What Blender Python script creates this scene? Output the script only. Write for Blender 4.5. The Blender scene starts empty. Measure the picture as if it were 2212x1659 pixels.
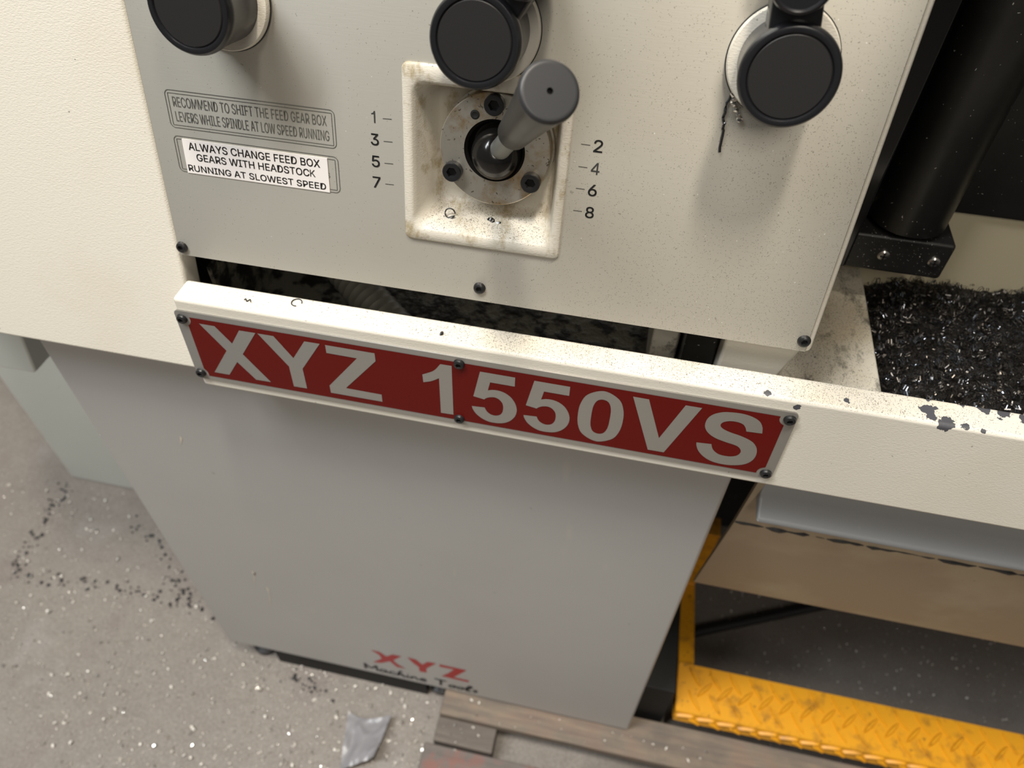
import bpy, math, random
from mathutils import Vector, Matrix, noise
import mathutils

# ------------------------------------------------------------------ frame, camera, world, lights, exposure
S = 0.34                      # metres per modelling unit; the modelling frame has the lens at (0,0,0), X along the lathe, Y away, Z up
FLOOR = -3.43                 # floor height in modelling units
ZO = -S * FLOOR
def U(p): return Vector((S * p[0], S * (p[1] - 1.0), S * p[2] + ZO))

scene = bpy.context.scene
scene.view_settings.view_transform = 'Standard'
scene.view_settings.look = 'None'
scene.view_settings.gamma = 1.0
scene.view_settings.exposure = 0.22
scene.view_settings.use_curve_mapping = False

R_RIGHT = Vector((0.97814921, 0.20700722, 0.01929076))
R_DOWN = Vector((0.16590877, -0.72128383, -0.67247596))
R_FWD = Vector((-0.12529327, 0.66098234, -0.73986752))
cam = bpy.data.cameras.new('camera')
cam.sensor_width = 36.0
cam.lens = 36.0 * 1600.0 / 2212.0
cam.clip_start = 0.02
cam.clip_end = 60
cam.dof.use_dof = True
cam.dof.focus_distance = 1.34 * S
cam.dof.aperture_fstop = 7.2
camo = bpy.data.objects.new('camera', cam)
scene.collection.objects.link(camo)
m3 = Matrix((R_RIGHT, -R_DOWN, -R_FWD)).transposed()
camo.matrix_world = Matrix.Translation(U((0, 0, 0))) @ m3.to_4x4()
scene.camera = camo

world = bpy.data.worlds.new('workshop_air')
scene.world = world
world.use_nodes = True
wb = world.node_tree.nodes['Background']
wb.inputs[0].default_value = (1.0, 0.96, 0.90, 1)
wb.inputs[1].default_value = 0.09

def area(name, loc, target, sx, sy, power, col):
    l = bpy.data.lights.new(name, 'AREA')
    l.shape = 'RECTANGLE'; l.size = sx; l.size_y = sy
    l.energy = power; l.color = col
    o = bpy.data.objects.new(name, l)
    scene.collection.objects.link(o)
    o.location = U(loc)
    d = U(target) - U(loc)
    o.rotation_euler = d.to_track_quat('-Z', 'Y').to_euler()
    return o
area('overhead_lamp', (0.62, -0.55, 6.6), (0.1, 1.1, -1.0), 0.20, 0.50, 47, (1.0, 0.91, 0.77))
area('aisle_lamp', (-4.4, -1.6, 5.6), (-1.2, 1.0, -1.5), 0.4, 1.2, 39, (0.94, 0.98, 1.0))
area('far_lamp', (-2.6, -1.4, 7.5), (-0.8, 1.0, -1.5), 0.4, 1.2, 40, (0.98, 0.97, 0.94))
area('bay_lamp', (1.5, -6.0, 5.2), (0.0, 1.0, -1.0), 0.4, 1.2, 18, (1.0, 0.92, 0.80))

# ------------------------------------------------------------------ materials
def new_mat(name):
    m = bpy.data.materials.new(name); m.use_nodes = True
    nt = m.node_tree
    return m, nt, nt.nodes['Principled BSDF']
def N(nt, t, **kw):
    n = nt.nodes.new(t)
    for k, v in kw.items():
        if k.startswith('i_'): n.inputs[int(k[2:])].default_value = v
        else: setattr(n, k, v)
    return n
def L(nt, a, b): nt.links.new(a, b)
def pos(nt, scale=(1, 1, 1)):
    g = N(nt, 'ShaderNodeNewGeometry')
    mp = N(nt, 'ShaderNodeMapping'); mp.inputs['Scale'].default_value = scale
    L(nt, g.outputs['Position'], mp.inputs['Vector'])
    return mp.outputs[0]
def math_(nt, op, a, b=None, clamp=False):
    n = N(nt, 'ShaderNodeMath', operation=op); n.use_clamp = clamp
    for i, v in enumerate((a, b)):
        if v is None: continue
        if isinstance(v, (int, float)): n.inputs[i].default_value = v
        else: L(nt, v, n.inputs[i])
    return n.outputs[0]
def noise_(nt, vec, scale, detail=2, rough=0.5):
    n = N(nt, 'ShaderNodeTexNoise'); n.inputs['Scale'].default_value = scale
    n.inputs['Detail'].default_value = detail; n.inputs['Roughness'].default_value = rough
    L(nt, vec, n.inputs['Vector'])
    return n
def ramp(nt, v, lo, hi):
    n = N(nt, 'ShaderNodeMapRange'); n.inputs[1].default_value = lo; n.inputs[2].default_value = hi
    n.clamp = True
    L(nt, v, n.inputs[0])
    return n.outputs[0]
def mix(nt, f, a, b):
    n = N(nt, 'ShaderNodeMix', data_type='RGBA')
    if isinstance(f, (int, float)): n.inputs[0].default_value = f
    else: L(nt, f, n.inputs[0])
    for i, v in ((6, a), (7, b)):
        if isinstance(v, tuple): n.inputs[i].default_value = v if len(v) == 4 else v + (1,)
        else: L(nt, v, n.inputs[i])
    return n.outputs[2]
def specks(nt, scale, size, density, stretch=(1, 1, 1), warp=0.004):
    """mask of small scattered flecks; density may be a socket"""
    p = pos(nt, stretch)
    nz = noise_(nt, p, 260.0, 1)
    sub = N(nt, 'ShaderNodeVectorMath', operation='SUBTRACT'); L(nt, nz.outputs['Color'], sub.inputs[0]); sub.inputs[1].default_value = (.5, .5, .5)
    sc = N(nt, 'ShaderNodeVectorMath', operation='SCALE'); L(nt, sub.outputs[0], sc.inputs[0]); sc.inputs['Scale'].default_value = warp
    add = N(nt, 'ShaderNodeVectorMath', operation='ADD'); L(nt, p, add.inputs[0]); L(nt, sc.outputs[0], add.inputs[1])
    v = N(nt, 'ShaderNodeTexVoronoi'); v.inputs['Scale'].default_value = scale
    L(nt, add.outputs[0], v.inputs['Vector'])
    sep = N(nt, 'ShaderNodeSeparateColor'); L(nt, v.outputs['Color'], sep.inputs[0])
    here = math_(nt, 'LESS_THAN', sep.outputs[0], density)
    sz = math_(nt, 'MULTIPLY', sep.outputs[1], size)
    near = math_(nt, 'LESS_THAN', v.outputs['Distance'], sz)
    return math_(nt, 'MULTIPLY', here, near)
def bump(nt, b, h, strength, dist):
    n = N(nt, 'ShaderNodeBump'); n.inputs['Strength'].default_value = strength; n.inputs['Distance'].default_value = dist
    L(nt, h, n.inputs['Height']); L(nt, n.outputs[0], b.inputs['Normal'])
    return n
def xyz(nt):
    g = N(nt, 'ShaderNodeNewGeometry'); s = N(nt, 'ShaderNodeSeparateXYZ'); L(nt, g.outputs['Position'], s.inputs[0]); return s
def upward(nt):
    g = N(nt, 'ShaderNodeNewGeometry'); s = N(nt, 'ShaderNodeSeparateXYZ'); L(nt, g.outputs['True Normal'], s.inputs[0])
    return ramp(nt, s.outputs[2], 0.6, 0.85)

def plain(name, col, rough=0.5, metal=0.0, coat=0.0, spec=0.5):
    m, nt, b = new_mat(name)
    b.inputs['Base Color'].default_value = col + (1,)
    b.inputs['Roughness'].default_value = rough
    b.inputs['Metallic'].default_value = metal
    b.inputs['Coat Weight'].default_value = coat
    b.inputs['Specular IOR Level'].default_value = spec
    return m

CREAM = (0.735, 0.695, 0.612)
def cream_mat(name, chips=False, grime=0.25, grain=0.35, blobs=(), col=CREAM, oil=False, oilcol=(0.05, 0.042, 0.03)):
    m, nt, b = new_mat(name)
    p = pos(nt)
    big = noise_(nt, p, 9.0, 4, 0.6)
    c = mix(nt, math_(nt, 'MULTIPLY', ramp(nt, big.outputs[0], 0.5, 0.8), grime), col, (0.60, 0.52, 0.36))
    fine = noise_(nt, p, 700.0, 2)
    c = mix(nt, math_(nt, 'MULTIPLY', fine.outputs[0], 0.12), c, (0.5, 0.46, 0.38))
    if chips:
        s = xyz(nt)
        up = upward(nt)
        band = math_(nt, 'MULTIPLY', ramp(nt, s.outputs[0], -0.33, -0.06), ramp(nt, s.outputs[0], 0.30, 0.10))
        pat = noise_(nt, p, 14.0, 2)
        den = math_(nt, 'MULTIPLY', math_(nt, 'ADD', math_(nt, 'MULTIPLY', band, 0.80), 0.10), ramp(nt, pat.outputs[0], 0.25, 0.62))
        d1 = specks(nt, 760.0, 0.40, den, (1, 1, 1), 0.004)
        d2 = specks(nt, 1600.0, 0.55, den, (1, 1, 1), 0.002)
        mask = math_(nt, 'MULTIPLY', math_(nt, 'MAXIMUM', d1, d2), up)
        face = math_(nt, 'MULTIPLY', specks(nt, 300.0, 0.22, 0.05), 0.6)
        mask = math_(nt, 'MAXIMUM', mask, face)
        c = mix(nt, math_(nt, 'MULTIPLY', mask, 0.72), c, (0.06, 0.05, 0.035))
        tan = math_(nt, 'MULTIPLY', math_(nt, 'MULTIPLY', ramp(nt, pat.outputs[0], 0.5, 0.75), up), 0.3)
        c = mix(nt, tan, c, (0.62, 0.46, 0.28))
    else:
        mask = math_(nt, 'MULTIPLY', specks(nt, 130.0, 0.10, 0.10), 0.7)
        c = mix(nt, mask, c, (0.12, 0.10, 0.08))
    if oil:
        o1 = noise_(nt, pos(nt, (1.6, 0.9, 1)), 42.0, 5, 0.7)
        c = mix(nt, math_(nt, 'MULTIPLY', ramp(nt, o1.outputs[0], 0.52, 0.66), 0.85), c, oilcol)
    if blobs:
        nz = noise_(nt, p, 170.0, 3, 0.6)
        g = N(nt, 'ShaderNodeNewGeometry')
        tot = None
        for (bx, by, bz, r) in blobs:
            d = N(nt, 'ShaderNodeVectorMath', operation='DISTANCE')
            L(nt, g.outputs['Position'], d.inputs[0]); d.inputs[1].default_value = U((bx, by, bz))
            v = math_(nt, 'LESS_THAN', math_(nt, 'ADD', math_(nt, 'DIVIDE', d.outputs['Value'], r * S), math_(nt, 'MULTIPLY', nz.outputs[0], 2.2)), 1.75)
            tot = v if tot is None else math_(nt, 'MAXIMUM', tot, v)
        c = mix(nt, tot, c, (0.075, 0.075, 0.085))
    L(nt, c, b.inputs['Base Color'])
    b.inputs['Roughness'].default_value = 0.5
    gp = pos(nt, (0.55, 1.0, 1.35))
    a1 = noise_(nt, gp, 900.0, 2, 0.5)
    bump(nt, b, a1.outputs[0], grain, 0.0006)
    return m

M = {}
M['cream'] = cream_mat('cream_paint_textured', grain=0.40)
M['cream_tray'] = cream_mat('cream_paint_with_chips', chips=True, grain=0.25, blobs=[
    (0.598, 1.044, -1.045, 0.020), (0.626, 1.020, -1.045, 0.020), (0.600, 1.028, -1.045, 0.016), (0.657, 1.018, -1.047, 0.012), (0.690, 1.016, -1.047, 0.008),
    (0.450, 1.037, -1.045, 0.010), (0.303, 1.020, -1.045, 0.010), (0.700, 1.074, -1.045, 0.020), (0.735, 1.066, -1.045, 0.022), (0.775, 1.062, -1.045, 0.018),
    (0.60, 1.076, -1.045, 0.012), (0.36, 1.012, -1.062, 0.010), (0.66, 1.078, -1.045, 0.014)])
M['cream_cast'] = cream_mat('cream_cast_paint', chips=True, grime=0.55, grain=0.35)
M['cream_recess'] = cream_mat('cream_cast_paint_oily', chips=True, grime=0.9, grain=0.30, oil=True, oilcol=(0.34, 0.27, 0.15), col=(0.62, 0.58, 0.50))
M['cream_bed'] = cream_mat('cream_paint_aged', grime=0.5, grain=0.1, col=(0.70, 0.62, 0.43))
M['cream_dirty'] = cream_mat('cream_paint_oily', chips=True, grime=1.0, grain=0.15, oil=True)
M['tan'] = cream_mat('cream_paint_warm_bounce', grime=0.8, grain=0.08, col=(0.41, 0.315, 0.21))  # tan base puts warm bounced light into the cream colour

def brushed(name, col, rough, chips):
    m, nt, b = new_mat(name)
    b.inputs['Metallic'].default_value = 0.85
    p = pos(nt, (0.06, 1.0, 1.0))
    st = noise_(nt, p, 1500.0, 2, 0.6)
    big = noise_(nt, pos(nt), 6.0, 3)
    c = mix(nt, math_(nt, 'MULTIPLY', st.outputs[0], 0.25), col, tuple(v * 0.8 for v in col))
    c = mix(nt, math_(nt, 'MULTIPLY', ramp(nt, big.outputs[0], 0.5, 0.8), 0.18), c, (0.50, 0.42, 0.28))
    if chips:
        s = xyz(nt)
        den = math_(nt, 'ADD', math_(nt, 'MULTIPLY', math_(nt, 'MULTIPLY', ramp(nt, s.outputs[0], -0.15, 0.12), ramp(nt, s.outputs[2], 1.12, 0.82)), 0.55), 0.03)
        d1 = specks(nt, 1500.0, 0.50, den, (1, 1, 1), 0.003)
        d2 = specks(nt, 620.0, 0.26, math_(nt, 'MULTIPLY', den, 0.6), (1, 1, 1), 0.005)
        mask = math_(nt, 'MULTIPLY', math_(nt, 'MAXIMUM', d1, d2), 0.55)
        c = mix(nt, mask, c, (0.10, 0.085, 0.055))
        L(nt, math_(nt, 'SUBTRACT', 0.85, math_(nt, 'MULTIPLY', mask, 0.7)), b.inputs['Metallic'])
        g1 = specks(nt, 420.0, 0.16, math_(nt, 'MULTIPLY', den, 0.35), (1, 1, 1), 0.003)
        c = mix(nt, g1, c, (0.95, 0.93, 0.88))
    L(nt, c, b.inputs['Base Color'])
    b.inputs['Roughness'].default_value = rough
    b.inputs['Anisotropic'].default_value = 0.75
    tv = N(nt, 'ShaderNodeCombineXYZ'); tv.inputs[0].default_value = 0.0; tv.inputs[1].default_value = 0.21; tv.inputs[2].default_value = 0.978
    L(nt, tv.outputs[0], b.inputs['Tangent'])
    bump(nt, b, st.outputs[0], 0.06, 0.0004)
    return m
M['alu'] = brushed('brushed_aluminium', (0.66, 0.63, 0.555), 0.42, True)
M['plate'] = brushed('nameplate_aluminium', (0.40, 0.385, 0.36), 0.45, False)
M['red'] = plain('red_enamel', (0.125, 0.005, 0.003), 0.45, 0, 0, 0.2)
M['ink'] = plain('black_ink', (0.035, 0.034, 0.034), 0.6)
M['ink_grey'] = plain('worn_grey_ink', (0.10, 0.10, 0.09), 0.6)
M['paper'] = plain('white_label', (0.80, 0.76, 0.74), 0.45)
M['black_gloss'] = plain('black_plastic', (0.011, 0.011, 0.013), 0.24)
M['black_face'] = plain('black_plastic_satin', (0.018, 0.017, 0.017), 0.38)
M['rubber'] = plain('grey_plastic_grip', (0.030, 0.030, 0.032), 0.38)
M['steel_dark'] = plain('blackened_steel', (0.05, 0.05, 0.052), 0.32, 0.7)
M['hole'] = plain('dark_hole', (0.006, 0.006, 0.006), 0.7)
M['chrome'] = plain('screw_steel', (0.62, 0.60, 0.57), 0.25, 1.0)
M['shaft'] = plain('zinc_rod', (0.27, 0.275, 0.26), 0.45, 0.35)
M['grease'] = plain('black_grease', (0.012, 0.011, 0.010), 0.18)

def oily_steel():
    m, nt, b = new_mat('oily_machined_steel')
    b.inputs['Metallic'].default_value = 0.8
    p = pos(nt)
    n1 = noise_(nt, p, 60.0, 5, 0.65)
    c = mix(nt, ramp(nt, n1.outputs[0], 0.48, 0.68), (0.60, 0.56, 0.48), (0.42, 0.28, 0.12))
    d = math_(nt, 'MULTIPLY', specks(nt, 500.0, 0.45, 0.22, (1, 1, 1), 0.008), 0.7)
    c = mix(nt, d, c, (0.07, 0.055, 0.03))
    L(nt, c, b.inputs['Base Color'])
    b.inputs['Roughness'].default_value = 0.34
    bump(nt, b, n1.outputs[0], 0.15, 0.001)
    return m
M['oily'] = oily_steel()

def grey_paint(name, col):
    m, nt, b = new_mat(name)
    p = pos(nt)
    n1 = noise_(nt, p, 5.0, 4, 0.6)
    c = mix(nt, math_(nt, 'MULTIPLY', ramp(nt, n1.outputs[0], 0.4, 0.8), 0.35), col, tuple(v * 0.82 for v in col))
    st = noise_(nt, pos(nt, (7.0, 7.0, 1.6)), 4.0, 3, 0.6)
    c = mix(nt, math_(nt, 'MULTIPLY', ramp(nt, st.outputs[0], 0.66, 0.74), 0.25), c, (0.62, 0.58, 0.48))
    sp = math_(nt, 'MULTIPLY', specks(nt, 60.0, 0.10, 0.12), 0.6)
    c = mix(nt, sp, c, (0.12, 0.11, 0.10))
    L(nt, c, b.inputs['Base Color'])
    b.inputs['Roughness'].default_value = 0.40
    bump(nt, b, noise_(nt, p, 420.0, 2).outputs[0], 0.08, 0.0008)
    return m
M['grey'] = grey_paint('grey_machine_paint', (0.43, 0.42, 0.405))
M['grey_green'] = grey_paint('grey_green_paint', (0.56, 0.58, 0.54))
M['grey_blue'] = grey_paint('blue_grey_paint', (0.34, 0.345, 0.35))
M['red_print'] = plain('red_print', (0.40, 0.030, 0.030), 0.5)

def yellow_paint():
    m, nt, b = new_mat('yellow_tread_paint')
    p = pos(nt)
    n1 = noise_(nt, p, 34.0, 5, 0.65)
    c = mix(nt, math_(nt, 'MULTIPLY', ramp(nt, n1.outputs[0], 0.52, 0.72), 0.75), (0.74, 0.335, 0.012), (0.22, 0.10, 0.02))
    d = math_(nt, 'MULTIPLY', specks(nt, 160.0, 0.35, 0.25, (1, 1, 1), 0.01), 0.6)
    c = mix(nt, d, c, (0.06, 0.04, 0.02))
    L(nt, c, b.inputs['Base Color'])
    b.inputs['Roughness'].default_value = 0.38
    return m
M['yellow'] = yellow_paint()

def floor_mat():
    m, nt, b = new_mat('oily_concrete')
    p = pos(nt)
    n1 = noise_(nt, p, 3.0, 6, 0.65)
    n2 = noise_(nt, p, 45.0, 4, 0.6)
    c = mix(nt, n1.outputs[0], (0.20, 0.175, 0.155), (0.30, 0.27, 0.24))
    c = mix(nt, math_(nt, 'MULTIPLY', ramp(nt, n2.outputs[0], 0.35, 0.75), 0.5), c, (0.17, 0.145, 0.125))
    n4 = noise_(nt, p, 240.0, 3, 0.6)
    c = mix(nt, math_(nt, 'MULTIPLY', ramp(nt, n4.outputs[0], 0.50, 0.75), 0.45), c, (0.40, 0.365, 0.33))
    c = mix(nt, math_(nt, 'MULTIPLY', ramp(nt, n4.outputs[0], 0.46, 0.30), 0.4), c, (0.12, 0.10, 0.09))
    n3 = noise_(nt, p, 6.5, 5, 0.6)
    c = mix(nt, math_(nt, 'MULTIPLY', ramp(nt, n3.outputs[0], 0.56, 0.72), 0.45), c, (0.16, 0.12, 0.115))
    c = mix(nt, math_(nt, 'MULTIPLY', ramp(nt, n3.outputs[0], 0.44, 0.30), 0.35), c, (0.38, 0.36, 0.36))
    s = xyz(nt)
    deep = math_(nt, 'MULTIPLY', ramp(nt, s.outputs[0], 0.05, 0.14), 0.6)  # shade under the tray, put into the floor colour
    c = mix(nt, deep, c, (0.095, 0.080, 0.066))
    L(nt, c, b.inputs['Base Color'])
    L(nt, math_(nt, 'ADD', math_(nt, 'MULTIPLY', n2.outputs[0], 0.3), 0.38), b.inputs['Roughness'])
    bump(nt, b, n2.outputs[0], 0.25, 0.004)
    return m
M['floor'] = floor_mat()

def wood_mat(name, c1, c2, red=0.0):
    m, nt, b = new_mat(name)
    p = pos(nt, (3.0, 40.0, 40.0))
    n1 = noise_(nt, p, 3.0, 5, 0.6)
    n2 = noise_(nt, pos(nt), 22.0, 4, 0.6)
    c = mix(nt, ramp(nt, n1.outputs[0], 0.35, 0.7), c1, c2)
    c = mix(nt, math_(nt, 'MULTIPLY', ramp(nt, n2.outputs[0], 0.45, 0.7), 0.5), c, (0.12, 0.10, 0.09))
    if red:
        c = mix(nt, math_(nt, 'MULTIPLY', ramp(nt, n2.outputs[0], 0.50, 0.40), red), c, (0.28, 0.10, 0.075))
    L(nt, c, b.inputs['Base Color']); b.inputs['Roughness'].default_value = 0.75
    bump(nt, b, n1.outputs[0], 0.4, 0.003)
    return m
M['wood'] = wood_mat('worn_timber', (0.15, 0.125, 0.105), (0.26, 0.205, 0.15), 0.12)
M['wood_dark'] = wood_mat('dark_timber', (0.12, 0.10, 0.088), (0.18, 0.155, 0.13))
M['wood_red'] = wood_mat('red_painted_timber', (0.14, 0.125, 0.115), (0.20, 0.17, 0.155), 0.55)

def swarf_base():
    m, nt, b = new_mat('oily_swarf_bed')
    p = pos(nt)
    n1 = noise_(nt, p, 180.0, 4, 0.7)
    c = mix(nt, n1.outputs[0], (0.006, 0.005, 0.005), (0.035, 0.030, 0.026))
    L(nt, c, b.inputs['Base Color']); b.inputs['Roughness'].default_value = 0.35
    bump(nt, b, n1.outputs[0], 0.9, 0.008)
    return m
M['swarf_bed'] = swarf_base()
M['swarf'] = plain('dark_oily_chip', (0.10, 0.09, 0.08), 0.30, 0.85)
M['swarf_blue'] = plain('blued_chip', (0.24, 0.26, 0.30), 0.18, 0.9)
M['bright_chip'] = plain('bright_chip', (0.88, 0.86, 0.82), 0.22, 0.85)
M['pale_chip'] = plain('pale_dusty_chip', (0.80, 0.76, 0.70), 0.4, 0.1)
M['crumb'] = plain('black_crumb', (0.020, 0.020, 0.022), 0.4)
def sludge():
    m, nt, b = new_mat('oily_tray_sludge')
    p = pos(nt)
    n1 = noise_(nt, p, 60.0, 4, 0.6)
    c = mix(nt, ramp(nt, n1.outputs[0], 0.46, 0.56), (0.16, 0.15, 0.12), (0.010, 0.009, 0.008))
    L(nt, c, b.inputs['Base Color']); b.inputs['Roughness'].default_value = 0.4
    bump(nt, b, n1.outputs[0], 0.5, 0.006)
    return m
M['sludge'] = sludge()
M['plastic'] = plain('grey_plastic_film', (0.27, 0.265, 0.28), 0.3)
M['hose'] = plain('dark_braided_hose', (0.20, 0.195, 0.17), 0.4)
M['black_paint'] = None
def black_dusty(name='black_dusty_paint', den=0.12, sc=420.0):
    m, nt, b = new_mat(name)
    p = pos(nt)
    n1 = noise_(nt, p, 30.0, 4, 0.6)
    c = mix(nt, n1.outputs[0], (0.006, 0.006, 0.006), (0.022, 0.021, 0.020))
    g = specks(nt, sc, 0.22, den, (1, 1, 1), 0.004)
    c = mix(nt, math_(nt, 'MULTIPLY', g, 0.7), c, (0.6, 0.58, 0.54))
    L(nt, c, b.inputs['Base Color']); b.inputs['Roughness'].default_value = 0.38
    bump(nt, b, n1.outputs[0], 0.1, 0.002)
    return m
M['black_paint'] = black_dusty()
M['black_block'] = black_dusty('black_paint_with_chips', 0.55, 800.0)

# ------------------------------------------------------------------ mesh building
class MB:
    """collects shapes given in modelling units and links them as ONE mesh object"""
    def __init__(s): s.v = []; s.f = []; s.m = []; s.mi = 0
    def add(s, vs, fs):
        o = len(s.v); s.v += [Vector(p) for p in vs]
        for f in fs: s.f.append([o + i for i in f]); s.m.append(s.mi)
        return s
    def box(s, x0, x1, y0, y1, z0, z1):
        return s.add([(x0, y0, z0), (x1, y0, z0), (x1, y1, z0), (x0, y1, z0), (x0, y0, z1), (x1, y0, z1), (x1, y1, z1), (x0, y1, z1)],
                     [(0, 3, 2, 1), (4, 5, 6, 7), (0, 1, 5, 4), (1, 2, 6, 5), (2, 3, 7, 6), (3, 0, 4, 7)])
    def prism(s, pts0, pts1):
        """two matching closed outlines joined into a solid"""
        n = len(pts0)
        return s.add(list(pts0) + list(pts1), [tuple(range(n - 1, -1, -1)), tuple(range(n, 2 * n))] + [(i, (i + 1) % n, n + (i + 1) % n, n + i) for i in range(n)])
    def prism_x(s, yz, x0, x1): return s.prism([(x0, y, z) for y, z in yz], [(x1, y, z) for y, z in yz])
    def rings(s, loops, cap0=False, cap1=False):
        n = len(loops[0]); vs = [p for l in loops for p in l]; fs = []
        for k in range(len(loops) - 1):
            for i in range(n):
                j = (i + 1) % n
                fs.append((k * n + i, k * n + j, (k + 1) * n + j, (k + 1) * n + i))
        if cap0: fs.append(tuple(range(n - 1, -1, -1)))
        if cap1: fs.append(tuple((len(loops) - 1) * n + i for i in range(n)))
        return s.add(vs, fs)
    def lathe(s, org, axis, profile, n=48, cap0=False, cap1=True):
        """profile: (radius, height along axis) pairs"""
        ax = Vector(axis).normalized()
        t = ax.cross(Vector((0, 0, 1)));
        if t.length < 1e-4: t = Vector((1, 0, 0))
        t.normalize(); w = ax.cross(t)
        loops = [[Vector(org) + ax * h + (t * math.cos(2 * math.pi * i / n) + w * math.sin(2 * math.pi * i / n)) * r for i in range(n)] for r, h in profile]
        return s.rings(loops, cap0, cap1)
    def tube(s, pts, r, n=8, caps=True):
        loops = []
        pts = [Vector(p) for p in pts]
        for i, p in enumerate(pts):
            d = (pts[min(i + 1, len(pts) - 1)] - pts[max(i - 1, 0)]).normalized()
            t = d.cross(Vector((0.13, 0.3, 1))).normalized(); w = d.cross(t)
            rr = r[i] if isinstance(r, (list, tuple)) else r
            loops.append([p + (t * math.cos(2 * math.pi * k / n) + w * math.sin(2 * math.pi * k / n)) * rr for k in range(n)])
        return s.rings(loops, caps, caps)
    def flat(s, pts): return s.add(pts, [tuple(range(len(pts)))])

WLOC = {}
def link(name, mb, mats, parent=None, bevel=0.0, angle=32, segs=3, origin=None, label=None):
    vs = [U(p) for p in mb.v]
    lo = Vector((min(p[i] for p in vs) for i in range(3))); hi = Vector((max(p[i] for p in vs) for i in range(3)))
    c = U(origin) if origin else Vector(((lo.x + hi.x) / 2, (lo.y + hi.y) / 2, lo.z))
    me = bpy.data.meshes.new(name)
    me.from_pydata([p - c for p in vs], [], mb.f)
    if not isinstance(mats, (list, tuple)): mats = [mats]
    for m in mats: me.materials.append(m)
    me.polygons.foreach_set('material_index', mb.m)
    me.polygons.foreach_set('use_smooth', [True] * len(mb.f))
    me.update()
    me.set_sharp_from_angle(angle=math.radians(angle))
    o = bpy.data.objects.new(name, me)
    scene.collection.objects.link(o)
    WLOC[o.name] = c
    if parent is not None:
        o.parent = parent; o.location = c - WLOC[parent.name]
    else: o.location = c
    if bevel:
        b = o.modifiers.new('edge', 'BEVEL'); b.width = bevel * S; b.segments = segs; b.limit_method = 'ANGLE'; b.angle_limit = math.radians(35); b.harden_normals = True
    if label: o['label'] = label
    return o
def empty(name, loc):
    o = bpy.data.objects.new(name, None); scene.collection.objects.link(o)
    o.empty_display_size = 0.05
    o.location = U(loc); WLOC[o.name] = U(loc)
    return o
def tag(o, label, cat, group=None, kind=None):
    o['label'] = label; o['category'] = cat
    if group: o['group'] = group
    if kind: o['kind'] = kind
    return o

def fix_normals(o):
    import bmesh
    bm = bmesh.new(); bm.from_mesh(o.data); bmesh.ops.recalc_face_normals(bm, faces=bm.faces); bm.to_mesh(o.data); bm.free()
    o.data.set_sharp_from_angle(angle=math.radians(32))
    return o

# the sloping front panel: a along X from its lower left corner, b up the slope, h out of it
T = 0.21089
P0 = Vector((-0.92754, 1.09, -0.99003))
EU = Vector((0, math.sin(T), math.cos(T))); EN = Vector((0, -math.cos(T), math.sin(T)))
def P(a, b, h=0.0): return P0 + Vector((1, 0, 0)) * a + EU * b + EN * h
# the tray front: x along X, z up the face, h out of it
TT = 0.0459
def F(x, z, h=0.0): return Vector((x, 1.0 + z * math.sin(TT) - h * math.cos(TT), -1.305 + z * math.cos(TT) + h * math.sin(TT)))

def rrect(a0, a1, b0, b1, r, k=6):
    out = []
    for cx, cy, st in ((a1 - r, b1 - r, 0), (a0 + r, b1 - r, 90), (a0 + r, b0 + r, 180), (a1 - r, b0 + r, 270)):
        for i in range(k + 1):
            t = math.radians(st + 90 * i / k); out.append((cx + r * math.cos(t), cy + r * math.sin(t)))
    return out
def smooth_outline(pts, k=5):
    """Catmull-Rom through (x, y[, corner]) points; corners stay sharp"""
    n = len(pts); out = []
    for i in range(n):
        p1, p2 = pts[i], pts[(i + 1) % n]
        c1, c2 = len(p1) > 2, len(p2) > 2
        if c1 and c2: out.append(p1[:2]); continue
        a, b = Vector(p1[:2]), Vector(p2[:2])
        p = Vector(pts[i - 1][:2]) if not c1 else a - (b - a)
        q = Vector(pts[(i + 2) % n][:2]) if not c2 else b + (b - a)
        for j in range(k):
            t = j / k
            v = 0.5 * ((2 * a) + (b - p) * t + (2 * p - 5 * a + 4 * b - q) * t * t + (3 * a - p - 3 * b + q) * t ** 3)
            out.append((v.x, v.y))
    return out
def fill(mb, outlines, fn):
    """triangulated flat area with holes: outlines = [outer, hole, ...] in 2D, fn maps (x, y) to 3D"""
    lines = [[Vector((x, y, 0)) for x, y in o] for o in outlines]
    tris = mathutils.geometry.tessellate_polygon(lines)
    flat = [p for l in lines for p in l]
    fs = []
    for t in tris:
        a, b, c = (flat[i] for i in t)
        fs.append(t if (b - a).cross(c - a).z > 0 else (t[0], t[2], t[1]))
    mb.add([fn(p.x, p.y) for p in flat], fs)
import os
try: FONT = bpy.data.fonts.load(os.path.join(bpy.utils.system_resource('DATAFILES'), 'fonts', 'Inter.woff2'))   # bundled with Blender
except Exception: FONT = None
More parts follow.
